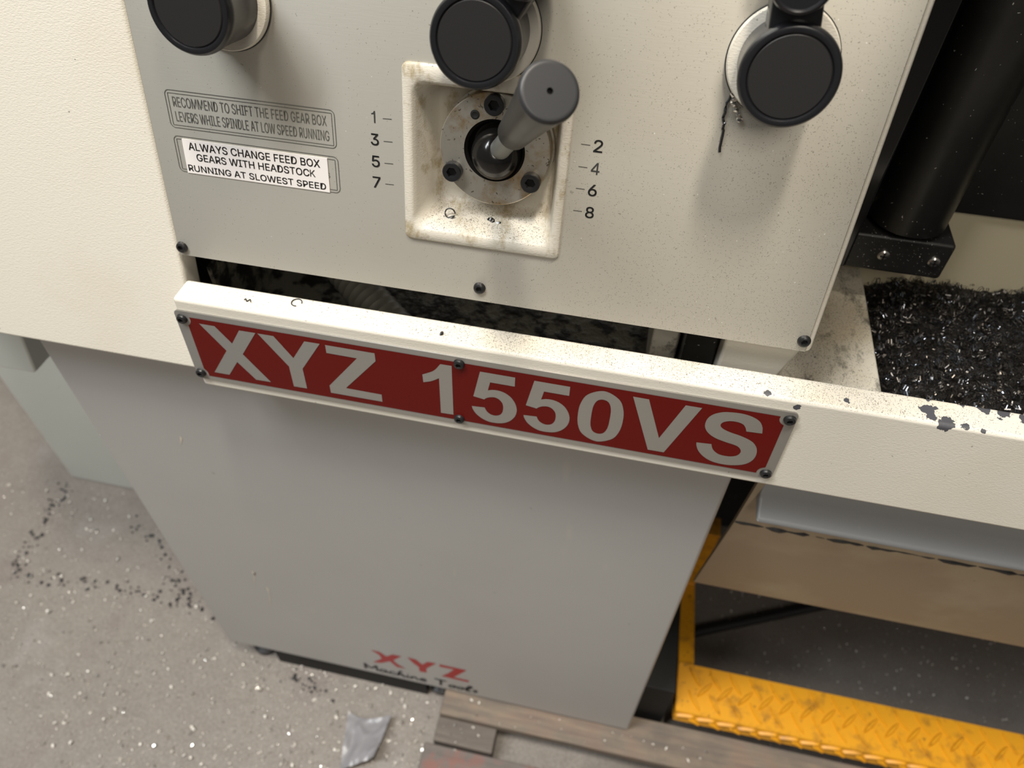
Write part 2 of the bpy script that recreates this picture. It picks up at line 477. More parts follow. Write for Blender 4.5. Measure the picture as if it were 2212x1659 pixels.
def text(mb, body, box, fn, bold=0.0):
    """outline text stretched to box = (x0, x1, y0, y1) of its capital letters"""
    cu = bpy.data.curves.new('lettering', 'FONT'); cu.body = body; cu.size = 1.0
    if FONT: cu.font = FONT
    cu.resolution_u = 4
    o = bpy.data.objects.new('lettering', cu); scene.collection.objects.link(o)
    bpy.context.view_layer.update()
    ev = o.evaluated_get(bpy.context.evaluated_depsgraph_get()); me = ev.to_mesh()
    vs = [Vector(v.co) for v in me.vertices]; fs = [tuple(p.vertices) for p in me.polygons]
    ev.to_mesh_clear(); bpy.data.objects.remove(o); bpy.data.curves.remove(cu)
    x0 = min(v.x for v in vs); x1 = max(v.x for v in vs); y0 = min(v.y for v in vs); y1 = max(v.y for v in vs)
    for ox, oy in (((0, 0),) if not bold else ((-bold, -bold), (bold, -bold), (-bold, bold), (bold, bold))):
        mb.add([fn(ox + box[0] + (v.x - x0) / (x1 - x0) * (box[1] - box[0]), box[2] + (v.y - y0) / (y1 - y0) * (box[3] - box[2]) + oy) for v in vs], fs)

def socket_screw(name, org, axis, r, h, mats, parent, dome=True, label=None):
    """screw head with a hexagon socket"""
    mb = MB(); ax = Vector(axis).normalized(); t = ax.cross(Vector((0, 0, 1))).normalized(); w = ax.cross(t); n = 24
    def ring(rad, hh): return [Vector(org) + ax * hh + (t * math.cos(2 * math.pi * i / n) + w * math.sin(2 * math.pi * i / n)) * rad for i in range(n)]
    def hexr(rad, hh):
        out = []
        for i in range(n):
            a0 = 2 * math.pi * (i // 4) / 6; a1 = 2 * math.pi * (i // 4 + 1) / 6; f = (i % 4) / 4
            x = math.cos(a0) * (1 - f) + math.cos(a1) * f; y = math.sin(a0) * (1 - f) + math.sin(a1) * f
            out.append(Vector(org) + ax * hh + (t * x + w * y) * rad)
        return out
    if dome: loops = [ring(r, 0), ring(r * 0.97, h * 0.35), ring(r * 0.85, h * 0.75), ring(r * 0.62, h * 0.98), hexr(r * 0.5, h)]
    else: loops = [ring(r, 0), ring(r, h * 0.88), ring(r * 0.93, h), ring(r * 0.66, h), hexr(r * 0.56, h * 0.97)]
    mb.rings(loops)
    mb.mi = 1
    mb.rings([loops[-1], hexr(r * 0.48, h * 0.35)], cap1=True)
    return link(name, mb, mats, parent, label=label)

random.seed(7)

# ------------------------------------------------------------------ floor
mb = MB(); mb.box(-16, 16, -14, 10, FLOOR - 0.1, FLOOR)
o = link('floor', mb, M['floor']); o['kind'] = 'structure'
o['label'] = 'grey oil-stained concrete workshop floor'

mb = MB(); mb.box(-16, 16, 5.0, 5.2, FLOOR, 9.0)
o = link('wall_back', mb, plain('workshop_wall', (0.42, 0.41, 0.39), 0.7)); o['kind'] = 'structure'
o['label'] = 'plain grey workshop wall behind the lathe'

# ------------------------------------------------------------------ lathe
lathe = tag(empty('lathe', (-0.4, 1.6, FLOOR)), 'cream and grey metalworking lathe with black selector levers and red nameplate', 'lathe')

# end cover (large cream panel at the left)
mb = MB()
zb = -1.29
def py(z): return 1.09 + (z + 0.99003) * math.tan(T) + 0.004
mb.prism_x([(py(zb), zb), (py(0.02), 0.02), (py(0.02) + 0.06, 0.02), (py(zb) + 0.06, zb)], -1.95, -0.935)
fix_normals(link('end_cover', mb, M['cream'], lathe, 0.010, label='large plain cream cover with leathery texture'))

mb = MB(); mb.prism_x([(py(zb) + 0.061, zb), (py(0.02) + 0.061, 0.02), (2.0, 0.02), (2.0, zb)], -1.94, -1.02)
link('belt_housing', mb, M['black_paint'], lathe)  # black colour stands in for the dark void behind the cover
# gearbox housing behind the aluminium panel
mb = MB()
A0, A1, B0, B1 = -0.003, 1.2985, -0.004, 0.95
ha0, ha1, hb0, hb1 = 0.505, 0.793, 0.124, 0.432
def ph(a, b, h=-0.007): return P(a, b, h)
out = [(A0, B0), (A1, B0), (A1, B1), (A0, B1)]; hol = [(ha0, hb0), (ha1, hb0), (ha1, hb1), (ha0, hb1)]
mb.rings([[ph(*p) for p in hol], [ph(*p) for p in out], [Vector((ph(*p).x, 2.0, ph(*p).z)) for p in out]], cap1=True)
fix_normals(link('gearbox_housing', mb, M['cream_cast'], lathe, 0.009))
# lower body under the right end of the gearbox
mb = MB()
xz = [(0.215, -0.99), (0.366, -0.995), (0.335, -1.11), (0.325, -1.288), (0.215, -1.288)]
mb.prism([(x, 1.12, z) for x, z in xz], [(x, 1.7, z) for x, z in xz])
fix_normals(link('gearbox_foot', mb, M['cream_cast'], lathe, 0.008))
mb = MB(); mb.box(0.145, 0.212, 1.16, 1.3, -1.288, -1.0)
link('drain_bracket', mb, M['black_paint'], lathe, 0.006)
mb = MB(); mb.box(0.08, 0.14, 1.22, 1.5, -1.288, -1.0)
link('gearbox_rib', mb, M['cream_dirty'], lathe, 0.006)

# front panel
mb = MB()
pa0, pa1, pb0, pb1 = -0.004, 1.2865, 0.0, 0.9
hh = [(0.503, 0.121), (0.795, 0.121), (0.795, 0.434), (0.503, 0.434)]
oo = [(pa0, pb0), (pa1, pb0), (pa1, pb1), (pa0, pb1)]
mb.rings([[P(*p, -0.0065) for p in hh], [P(*p, 0) for p in hh], [P(*p, 0) for p in oo], [P(*p, -0.0065) for p in oo]])
panel = fix_normals(link('front_panel', mb, M['alu'], lathe, 0.0015, label='brushed aluminium front panel with printed numbers'))
for i, (a, b) in enumerate(((0.0065, 0.0185), (0.6487, 0.0297), (1.2775, 0.0233))):
    socket_screw('screw', P(a, b, 0), EN, 0.0125, 0.008, [M['steel_dark'], M['hole']], panel)
# printed legend
fnp = lambda x, y: P(x, y, 0.0006)
for k, (t, y) in enumerate((('1', 0.3388), ('3', 0.2985), ('5', 0.2583), ('7', 0.2188))):
    mb = MB()
    if t == '1': fill(mb, [[(x * 0.021 + 0.4378, z * 0.021 + y - 0.0105) for x, z in ((0.30, 0), (0.42, 0), (0.42, 1), (0.33, 1), (0.24, 0.84), (0.08, 0.78), (0.08, 0.69), (0.30, 0.74))]], fnp)
    else: text(mb, t, (0.4447 - 0.0082, 0.4447 + 0.0066, y - 0.0105, y + 0.0105), fnp, 0.0003)
    mb.flat([P(0.4605, y - 0.0015, .0006), P(0.4772, y - 0.0008, .0006), P(0.4772, y + 0.0002, .0006), P(0.4605, y - 0.0005, .0006)])
    link('position_number', mb, M['ink'], panel)
for k, (t, y) in enumerate((('2', 0.3370), ('4', 0.2978), ('6', 0.2585), ('8', 0.2170))):
    mb = MB()
    if t == '4': fill(mb, [[(0.8380 + x * 0.021, y - 0.0105 + z * 0.021) for x, z in g] for g in (((0.47, 0), (0.60, 0), (0.60, 0.22), (0.74, 0.22), (0.74, 0.34), (0.60, 0.34), (0.60, 1), (0.46, 1), (0.02, 0.36), (0.02, 0.22), (0.47, 0.22)), ((0.16, 0.34), (0.47, 0.34), (0.47, 0.80)))], fnp)
    else: text(mb, t, (0.8383, 0.8535, y - 0.0105, y + 0.0105), fnp, 0.0003)
    mb.flat([P(0.8160, y - 0.0004, .0006), P(0.8318, y - 0.0004, .0006), P(0.8318, y + 0.0006, .0006), P(0.8160, y + 0.0006, .0006)])
    link('position_number', mb, M['ink'], panel)
mb = MB()
def frame(a0, a1, b0, b1, r, w):
    A, B = rrect(a0, a1, b0, b1, r), rrect(a0 + w, a1 - w, b0 + w, b1 - w, max(r - w, 0.0003))
    mb.rings([[fnp(*p) for p in A], [fnp(*p) for p in B]])
frame(0.0380, 0.3700, 0.2716, 0.3418, 0.010, 0.0013); frame(0.0438, 0.3645, 0.2768, 0.3362, 0.0015, 0.0011)
frame(0.0380, 0.3705, 0.1862, 0.2570, 0.010, 0.0013); frame(0.0438, 0.3645, 0.1915, 0.2512, 0.0015, 0.0011)
text(mb, 'RECOMMEND TO SHIFT THE FEED GEAR BOX', (0.0520, 0.3535, 0.3113, 0.3300), fnp)
text(mb, 'LEVERS WHILE SPINDLE AT LOW SPEED RUNNING', (0.0525, 0.3565, 0.2843, 0.3034), fnp)
text(mb, 'S', (0.3455, 0.3517, 0.2145, 0.2245), fnp)
link('notice_print', mb, M['ink_grey'], panel)
mb = MB()
mb.prism([P(0.0553, 0.1858, 0.0003), P(0.3492, 0.1858, 0.0003), P(0.3490, 0.2520, 0.0003), P(0.0560, 0.2520, 0.0003)],
         [P(0.0553, 0.1858, 0.0016), P(0.3492, 0.1858, 0.0016), P(0.3490, 0.2520, 0.0016), P(0.0560, 0.2520, 0.0016)])
mb.mi = 1; fns = lambda x, y: P(x, y, 0.0021)
text(mb, 'ALWAYS CHANGE FEED BOX', (0.0678, 0.3338, 0.2325, 0.2472), fns, 0.00022)
text(mb, 'GEARS WITH HEADSTOC', (0.0808, 0.3108, 0.2125, 0.2265), fns, 0.00022)
fill(mb, [[(0.3124 + x * 0.0138, 0.2128 + z * 0.0134) for x, z in ((0, 0), (0.14, 0), (0.14, 0.33), (0.27, 0.47), (0.60, 0), (0.78, 0), (0.37, 0.57), (0.75, 1), (0.57, 1), (0.14, 0.50), (0.14, 1), (0, 1))]], fns)
text(mb, 'RUNNING AT SLOWEST SPEED', (0.0592, 0.3422, 0.1904, 0.2030), fns, 0.00022)
link('sticker', mb, [M['paper'], M['ink']], panel, label='white label printed in black capitals')

# recess casting around the shift lever
mb = MB()
def rl(a0, a1, b0, b1, r, h): return [P(x, y, h) for x, y in rrect(a0, a1, b0, b1, r)]
mb.rings([rl(0.4985, 0.7985, 0.1172, 0.4385, 0.012, -0.008), rl(0.4985, 0.7985, 0.1172, 0.4385, 0.012, 0.003), rl(0.5015, 0.7955, 0.1202, 0.4355, 0.011, 0.006),
          rl(0.513, 0.785, 0.138, 0.412, 0.020, 0.006), rl(0.517, 0.781, 0.142, 0.408, 0.024, 0.003), rl(0.521, 0.778, 0.147, 0.404, 0.028, -0.006),
          rl(0.537, 0.769, 0.170, 0.398, 0.030, -0.052), rl(0.542, 0.765, 0.177, 0.394, 0.026, -0.066), rl(0.550, 0.757, 0.185, 0.386, 0.020, -0.071)], cap1=True)
recess = link('shift_recess', mb, M['cream_recess'], lathe, label='deep square cream recess with worn rounded rim', angle=50)

# lever flange
FC = (0.6610, 0.2990)
mb = MB()
mb.lathe(P(*FC, -0.060), EN, [(0.1045, -0.012), (0.1045, 0.008), (0.1010, 0.009), (0.1010, 0.039), (0.0995, 0.0405), (0.056, 0.0405)], 72, cap1=False)
mb.mi = 1
mb.lathe(P(*FC, -0.060), EN, [(0.056, 0.0405), (0.0505, 0.034), (0.0490, 0.020), (0.044, 0.012), (0.02, 0.010)], 72, cap1=True)
flange = link('lever_flange', mb, [M['oily'], M['grease']], lathe, label='round oily steel flange')
for (a, b) in ((0.6592, 0.3815), (0.5865, 0.2545), (0.7325, 0.2530)):
    socket_screw('bolt', P(a, b, -0.0195), EN, 0.0178, 0.016, [M['steel_dark'], M['hole']], flange, dome=False)
mb = MB(); mb.lathe(P(0.6235, 0.3585, -0.0193), EN, [(0.0085, 0), (0.0055, 0.0008), (0.0045, 0.0003)], 20)
link('oil_hole', mb, M['hole'], flange)

# shift lever
Lb, Lt = P(0.663, 0.291, -0.030), P(0.7925, 0.4885, 0.28)
ax = (Lt - Lb); LEN = ax.length; ax.normalize()
mb = MB()
prof = [(0.046 * math.sin(math.radians(t)), -0.046 * math.cos(math.radians(t))) for t in range(8, 160, 8)] + [(0.0142, 0.0415), (0.0136, 0.05), (0.0136, LEN * 0.5)]
mb.lathe(Lb, ax, [p for p in prof if p[1] <= 0.0415], 40, cap1=False)
mb.mi = 1
mb.lathe(Lb, ax, [(0.0185, 0.036), (0.0180, 0.06), (0.0180, LEN * 0.5)], 28, cap1=True)
lever = link('shift_lever', mb, [M['grease'], M['shaft']], lathe, label='short steel shift lever tilted up to the right')
mb = MB()
g0 = LEN * 0.40; gl = LEN - g0
mb.lathe(Lb + ax * g0, ax, [(0.0185, 0.0), (0.0250, 0.0006), (0.0270, 0.004), (0.0300, gl * 0.3), (0.0345, gl * 0.6), (0.0405, gl - 0.014), (0.0418, gl - 0.009), (0.0415, gl - 0.005), (0.0398, gl - 0.0018), (0.0380, gl - 0.0003), (0.0370, gl), (0.0340, gl), (0.0045, gl)], 56, cap1=False)
mb.mi = 1
mb.lathe(Lb + ax * g0, ax, [(0.0045, gl), (0.0035, gl - 0.008)], 56, cap1=True)
link('grip', mb, [M['rubber'], M['hole']], lever, label='tapered dark grey plastic grip')

# selector levers
def selector(a, b, theta, label):
    mb = MB()
    o0 = P(a, b, 0)
    mb.lathe(o0, EN, [(0.0665, 0.010), (0.0670, 0.05), (0.0690, 0.088), (0.0708, 0.097), (0.0712, 0.104), (0.0700, 0.110), (0.0670, 0.1145), (0.0635, 0.1155), (0.0595, 0.1145), (0.0575, 0.111)], 72, cap1=False)
    hub = link('selector_lever', mb, M['black_gloss'], lathe, label=label)
    mb = MB(); mb.lathe(o0, EN, [(0.0830, 0.0004), (0.0826, 0.009), (0.0805, 0.0125), (0.066, 0.0135)], 72, cap1=True)
    mb.mi = 1; mb.lathe(o0, EN, [(0.0845, 0.0003), (0.0845, 0.0025), (0.0828, 0.003)], 72, cap1=False)
    link('base_ring', mb, [M['cream_cast'], M['steel_dark']], hub, label='cream round base ring')
    mb = MB(); mb.lathe(o0, EN, [(0.0578, 0.100), (0.0574, 0.1115), (0.0555, 0.1132)], 72, cap1=True)
    link('face_disc', mb, M['black_face'], hub)
    d = Vector((1, 0, 0)) * math.cos(theta) + EU * math.sin(theta); s = Vector((1, 0, 0)) * -math.sin(theta) + EU * math.cos(theta)
    mb = MB()
    def q(l, w, h): return o0 + d * l + s * w + EN * h
    def sec(l, w, h0, h1, r=0.008):
        pts = rrect(-w, w, h0, h1, r, 3); return [q(l, x, y) for x, y in pts]
    mb.rings([sec(0.030, 0.036, 0.030, 0.098), sec(0.085, 0.0345, 0.034, 0.100), sec(0.120, 0.034, 0.040, 0.106)], True, True)
    link('arm', mb, M['black_gloss'], hub)
    mb = MB()
    c = q(0.122, 0, 0.03)
    mb.lathe(c, EN, [(0.036, 0), (0.041, 0.008), (0.0425, 0.07), (0.0425, 0.088), (0.0405, 0.094), (0.037, 0.0955), (0.0345, 0.0945), (0.0335, 0.0915)], 56, True, True)
    link('finger_knob', mb, M['black_gloss'], hub)
    return hub
selector(1.1079, 0.5018, math.radians(97), 'black selector lever with cream base ring, rightmost of the three on the panel')
selector(0.6496, 0.5035, math.radians(57), 'black selector lever above the shift recess, arm turned up to the right')
selector(0.1879, 0.5056, math.radians(120), 'black selector lever above the printed notices')

# chip tray
mb = MB()
mb.prism_x([(1.0, -1.305), (1.0119, -1.045), (1.078, -1.045), (1.078, -1.305)], -0.927, 2.6)
tray = fix_normals(link('chip_tray', mb, M['cream_tray'], lathe, 0.009, label='long cream chip tray with dirty flecked rim'))
mb = MB(); mb.box(-0.926, 2.6, 1.0785, 2.0, -1.302, -1.289); mb.box(-0.926, -0.916, 1.15, 2.0, -1.289, -1.07)
link('tray_floor', mb, M['sludge'], lathe, label='black oily tray floor')
mb = MB(); mb.box(0.34, 0.585, 1.0785, 1.645, -1.288, -1.18)
link('tray_ledge', mb, M['cream_dirty'], lathe, 0.006, label='oily cream ledge in the tray')

# nameplate
mb = MB()
A = rrect(-0.9297, 0.3698, 0.0292, 0.2312, 0.010)
mb.prism([F(x, z, 0.0002) for x, z in A], [F(x, z, 0.0042) for x, z in A])
mb.mi = 1
RIV = [(-0.9145, 0.2100), (-0.9175, 0.0480), (-0.3014, 0.2140), (-0.3045, 0.0470), (0.3566, 0.2122), (0.3553, 0.0455)]
def notch(cx, cz, r, a0, a1, k=8): return [(cx + r * math.cos(math.radians(a0 + (a1 - a0) * i / k)), cz + r * math.sin(math.radians(a0 + (a1 - a0) * i / k))) for i in range(k + 1)]
x0, x1, z0, z1 = -0.9060, 0.3500, 0.0420, 0.2180
r = 0.019
ol = notch(-0.9175, 0.0480, r, 52, -18)[::1]
ol = [(x0, 0.0640)] + notch(-0.9175, 0.0480, r, 45, -18) + notch(0.3553, 0.0455, r, 190, 108) + [(x1, 0.066)] + [(x1, 0.1925)] + notch(0.3566, 0.2122, r, 250, 165) + notch(-0.9145, 0.2100, r, 22, -60)
fill(mb, [ol], lambda x, z: F(x, z, 0.0048))
plate = link('nameplate', mb, [M['plate'], M['red']], lathe, 0, label='red nameplate with silver border and lettering')
for x, z in RIV:
    socket_screw('rivet', F(x, z, 0.0044), F(0, 0, 1) - F(0, 0, 0), 0.0122, 0.008, [M['steel_dark'], M['hole']], plate)
GX = [(-0.8768, 0.2045), (-0.8412, 0.2045), (-0.8116, 0.1607), (-0.7849, 0.2040), (-0.7474, 0.2045), (-0.7936, 0.1332), (-0.7433, 0.0581), (-0.7796, 0.0575), (-0.8138, 0.105), (-0.8446, 0.0580), (-0.8811, 0.0580), (-0.8314, 0.135)]
GY = [(-0.7432, 0.2043), (-0.7070, 0.2045), (-0.6724, 0.1481), (-0.6375, 0.2043), (-0.6032, 0.2045), (-0.6565, 0.1199), (-0.6569, 0.0580), (-0.6885, 0.0576), (-0.6883, 0.1195)]
GZ = [(-0.5914, 0.2039), (-0.4829, 0.2039), (-0.4829, 0.1812), (-0.562, 0.082), (-0.4796, 0.0811), (-0.48, 0.0581), (-0.6004, 0.0582), (-0.6003, 0.0809), (-0.5243, 0.1802), (-0.5918, 0.1810)]
G1 = [(-0.3413, 0.2046, 1), (-0.3173, 0.2050, 1), (-0.3175, 0.0570, 1), (-0.3459, 0.0560, 1), (-0.3458, 0.1626, 1), (-0.3637, 0.15), (-0.3809, 0.1426, 1), (-0.382, 0.1655, 1), (-0.357, 0.1819)]
G5 = [(-0.2575, 0.2024, 1), (-0.1841, 0.2021, 1), (-0.1842, 0.1759, 1), (-0.2361, 0.1762, 1), (-0.2408, 0.1515, 1), (-0.2301, 0.1554), (-0.2162, 0.1558), (-0.2021, 0.151), (-0.1902, 0.1408), (-0.1816, 0.1255), (-0.1777, 0.108), (-0.1798, 0.0895), (-0.1882, 0.0727), (-0.2012, 0.0606), (-0.2168, 0.0551), (-0.2363, 0.0545), (-0.2522, 0.0607), (-0.2656, 0.0722), (-0.2734, 0.0859), (-0.2757, 0.0953, 1), (-0.2474, 0.0975, 1), (-0.2426, 0.0867), (-0.2341, 0.0793), (-0.2232, 0.0777), (-0.2137, 0.0827), (-0.2085, 0.0926), (-0.207, 0.1058), (-0.2091, 0.1196), (-0.2169, 0.1302), (-0.2264, 0.1337), (-0.2369, 0.1315), (-0.244, 0.1273), (-0.2487, 0.1221, 1), (-0.2721, 0.1265, 1)]
GV = [(0.0551, 0.2046), (0.0868, 0.2043), (0.1245, 0.0969), (0.1589, 0.2049), (0.1909, 0.2051), (0.1414, 0.0554), (0.1078, 0.055)]
GS = [(0.3175, 0.1622, 1), (0.2869, 0.1605, 1), (0.2834, 0.1696), (0.2762, 0.1789), (0.2643, 0.1827), (0.2499, 0.1817), (0.2383, 0.1754), (0.2351, 0.1658), (0.2415, 0.1574), (0.2571, 0.1507), (0.2783, 0.1455), (0.2983, 0.138), (0.3105, 0.1289), (0.3191, 0.1149), (0.3224, 0.0958), (0.3187, 0.0772), (0.3077, 0.0631), (0.29, 0.0545), (0.2667, 0.0507), (0.2416, 0.054), (0.2218, 0.0651), (0.2083, 0.0805), (0.202, 0.0949), (0.2002, 0.1038, 1), (0.2302, 0.1065, 1), (0.2345, 0.0944), (0.2427, 0.0845), (0.2552, 0.0785), (0.2739, 0.0789), (0.2868, 0.0859), (0.2911, 0.0979), (0.2864, 0.1086), (0.2764, 0.1151), (0.2551, 0.1199), (0.2344, 0.1261), (0.2198, 0.1351), (0.2102, 0.1467), (0.2058, 0.1608), (0.2071, 0.1786), (0.2155, 0.193), (0.2304, 0.2028), (0.2457, 0.2066), (0.2679, 0.208), (0.2881, 0.204), (0.3042, 0.1947), (0.3133, 0.1799)]
G0 = [(-0.0485, 0.1290), (-0.0455, 0.1620), (-0.0330, 0.1900), (-0.0020, 0.2060), (0.0290, 0.1900), (0.0415, 0.1620), (0.0448, 0.1290), (0.0415, 0.0950), (0.0290, 0.0680), (-0.0020, 0.0525), (-0.0330, 0.0680), (-0.0455, 0.0950)]
G0i = [(-0.0208, 0.1290), (-0.0195, 0.1580), (-0.0130, 0.1760), (-0.0015, 0.1815), (0.0100, 0.1760), (0.0165, 0.1580), (0.0178, 0.1290), (0.0165, 0.1010), (0.0100, 0.0830), (-0.0015, 0.0778), (-0.0130, 0.0830), (-0.0195, 0.1010)]
fl = lambda x, z: F(x, z, 0.0054)
for g in ([GX], [GY], [GZ], [smooth_outline(G1)], [smooth_outline(G5)], [smooth_outline([(p[0] + 0.1131,) + tuple(p[1:]) for p in G5])], [smooth_outline(G0, 6), smooth_outline(G0i, 6)], [GV], [smooth_outline(GS)]):
    mb = MB(); fill(mb, g, fl)
    link('letter', mb, M['plate'], plate)

# pedestal
mb = MB(); mb.box(-1.468, 0.3265, 1.10, 2.3, -3.25, -1.307)
ped = link('pedestal', mb, M['grey'], lathe, 0.012, label='plain grey front pedestal')
mb = MB(); fp = lambda x, z: Vector((x, 1.0992, z))
LX = [(-0.7645, -2.9861), (-0.7297, -2.9872), (-0.7019, -3.0197), (-0.6713, -2.9841), (-0.6343, -2.9839), (-0.6669, -3.032), (-0.6756, -3.048), (-0.6578, -3.0813), (-0.6271, -3.1083), (-0.6655, -3.1118), (-0.6916, -3.0651), (-0.7341, -3.1054), (-0.7703, -3.1161), (-0.7259, -3.055), (-0.7335, -3.0197)]
LY = [(-0.6085, -2.9785), (-0.5722, -2.9841), (-0.5485, -3.022), (-0.5238, -2.9804), (-0.4871, -2.9773), (-0.51, -3.0151), (-0.5334, -3.0537), (-0.5355, -3.1016), (-0.5663, -3.1041), (-0.5663, -3.0574), (-0.5893, -3.0242)]
LZ = [(-0.4735, -2.9784), (-0.3603, -2.9781), (-0.3916, -3.0357), (-0.4188, -3.0832), (-0.3528, -3.0841), (-0.3568, -3.1044), (-0.4721, -3.1015), (-0.4432, -3.0588), (-0.4131, -2.9988), (-0.4738, -3.0038)]
for g in (LX, LY, LZ): fill(mb, [g], fp)
link('red_lettering', mb, M['red_print'], ped, label='red lettering low on the pedestal')
# brush script under it, drawn as pen strokes
mb = MB()
def pen(pts, w, x, z, s):
    sm = smooth_outline([pts[0] + (1,)] + list(pts[1:-1]) + [pts[-1] + (1,)], 4)
    n = len(pts)
    sm = sm[:max(2, len(sm) - (1 if n == 2 else 0))]
    if n > 2: sm = sm[: (n - 1) * 4 + 1]
    L_, R_ = [], []
    for i, p in enumerate(sm):
        a, b = Vector(sm[max(i - 1, 0)]), Vector(sm[min(i + 1, len(sm) - 1)])
        d = (b - a); d = d.normalized() if d.length > 1e-6 else Vector((1, 0)); nn = Vector((-d.y, d.x)) * w * 0.5
        L_.append(Vector(p) + nn); R_.append(Vector(p) - nn)
    for i in range(len(sm) - 1):
        mb.flat([fp(x + q.x * s, z + q.y * s) for q in (R_[i], R_[i + 1], L_[i + 1], L_[i])])
GL = {
 'M': ([[(0, 0), (0.05, 1.0)], [(0.08, 0.8), (0.42, 0.35), (0.8, 0.75)], [(0.85, 1.0), (0.9, 0)]], 1.05),
 'a': ([[(0.5, 0.45), (0.2, 0.5), (0.02, 0.2), (0.2, 0.0), (0.48, 0.3)], [(0.5, 0.48), (0.5, 0.1), (0.65, 0.05)]], 0.68),
 'c': ([[(0.5, 0.4), (0.25, 0.5), (0.03, 0.22), (0.22, 0.0), (0.55, 0.12)]], 0.58),
 'h': ([[(0.45, 0.95), (0.3, 0.9), (0.12, 0.4), (0.05, 0.0)], [(0.08, 0.2), (0.35, 0.45), (0.42, 0.2), (0.5, 0.02), (0.65, 0.1)]], 0.66),
 'i': ([[(0.12, 0.45), (0.1, 0.05), (0.3, 0.05)], [(0.16, 0.68), (0.2, 0.75)]], 0.34),
 'n': ([[(0.05, 0.45), (0.05, 0.0)], [(0.06, 0.2), (0.3, 0.48), (0.42, 0.2), (0.5, 0.02), (0.6, 0.08)]], 0.64),
 'e': ([[(0.08, 0.22), (0.42, 0.32), (0.3, 0.5), (0.04, 0.25), (0.2, 0.0), (0.5, 0.12)]], 0.6),
 'T': ([[(0, 1.0), (0.85, 0.95)], [(0.45, 0.97), (0.4, 0)]], 0.95),
 'o': ([[(0.3, 0.46), (0.05, 0.28), (0.2, 0.0), (0.48, 0.2), (0.3, 0.46), (0.6, 0.4)]], 0.58),
 'l': ([[(0.1, 0.15), (0.5, 0.9), (0.35, 0.95), (0.1, 0.3), (0.2, 0.0), (0.45, 0.1)]], 0.46),
 's': ([[(0.45, 0.45), (0.15, 0.4), (0.4, 0.18), (0.1, 0.02)]], 0.5), ' ': ([], 0.5)}
wtot = sum(GL[c][1] for c in 'Machine Tools'); sc = 0.50 / wtot; cx = -0.815
for c in 'Machine Tools':
    for st in GL[c][0]: pen([tuple(p) for p in st], 0.21 if c in 'MTlh' else 0.17, cx, -3.2080, sc * 0.98)
    cx += GL[c][1] * sc
link('script_lettering', mb, M['ink'], ped, label='black script beneath the red lettering')
mb = MB()
for g in ([(-1.1605, -2.4776), (-1.1442, -2.4849), (-1.152, -2.52)], [(-1.150, -2.49), (-1.1450, -2.49), (-1.1877, -2.6338)], [(-1.127, -2.5855), (-1.119, -2.60), (-1.130, -2.68)], [(-1.132, -2.66), (-1.127, -2.66), (-1.1545, -2.7881)], [(-1.1727, -1.6865), (-1.169, -1.70), (-1.1858, -1.738)]): fill(mb, [g], fp)
link('scratches', mb, plain('pale_scratch', (0.66, 0.60, 0.50), 0.6), ped, label='pale scratches in the grey paint')
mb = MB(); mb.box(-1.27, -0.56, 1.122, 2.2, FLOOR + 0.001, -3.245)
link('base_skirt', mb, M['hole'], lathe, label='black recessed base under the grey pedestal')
for x in (-1.36, -0.505):
    mb = MB(); mb.lathe((x, 1.19, FLOOR), (0, 0, 1), [(0.06, 0), (0.06, 0.035), (0.03, 0.05), (0.03, 0.112)], 32, True, True)
    link('levelling_foot', mb, M['steel_dark'], ped, label='black round levelling foot')

# motor cabinet behind at the left, and the bracket hanging beneath the cover
mb = MB(); mb.box(-2.812, -1.30, 1.833, 2.7, FLOOR + 0.002, -1.30)
link('motor_cabinet', mb, M['grey_green'], lathe, 0.012, label='grey green cabinet set back behind the pedestal')
mb = MB()
xz = [(-2.3, -1.80), (-1.832, -1.795), (-1.824, -1.785), (-1.775, -1.55), (-1.80, -1.292), (-2.3, -1.292)]
mb.prism([(x, 1.30, z) for x, z in xz], [(x, 1.40, z) for x, z in xz])
fix_normals(link('cover_skirt', mb, M['grey_green'], lathe, 0.008, label='small pale grey skirt below the cover'))

# bed, black guard, post and its bracket
mb = MB(); mb.box(0.3, 2.4, 1.65, 2.1, -1.29, -0.99)
link('bed', mb, M['cream_bed'], lathe, 0.008, label='cream lathe bed behind the swarf')
mb = MB(); mb.box(0.3, 2.4, 1.635, 2.1, -0.985, 0.5)
link('splash_guard', mb, M['black_paint'], lathe, 0.006, label='flat black guard above the bed')
mb = MB()
for x0, x1, y0, y1 in ((0.385, 0.545, 0.77, 1.64), (0.7201, 2.4, 0.97, 1.64), (0.5451, 0.72, 0.90, 1.00), (0.5451, 0.72, 1.085, 1.64)): mb.box(x0, x1, y0, y1, 0.38, 0.40)  # added unseen plates, gaps shaped to shade the ledge, swarf and bed
link('shade_plates', mb, M['black_paint'], lathe, label='black plates added out of view to shade the tray')
mb = MB(); mb.box(0.40, 0.488, 1.47, 1.63, -1.06, 0.5)
link('guard_rail', mb, plain('black_gloss_rail', (0.008, 0.008, 0.009), 0.15), lathe, 0.006, label='glossy black upright rail')
mb = MB(); mb.box(0.490, 0.706, 1.50, 1.634, -1.080, -0.985)
br = link('post_bracket', mb, M['black_block'], lathe, 0.008, label='black bracket block with two cross-head screws')
for x in (0.566, 0.675):
    mb = MB(); rr = 0.0135
    mb.lathe((x, 1.5, -1.032), (0, -1, 0), [(rr, 0), (rr * 0.95, 0.004), (rr * 0.7, 0.007), (rr * 0.2, 0.008)], 24)
    mb.mi = 1
    for (w, h) in ((0.0085, 0.0016), (0.0016, 0.0085)): mb.box(x - w, x + w, 1.4905, 1.494, -1.032 - h, -1.032 + h)
    link('cross_head_screw', mb, [M['chrome'], M['hole']], br, label='bright cross-head screw')
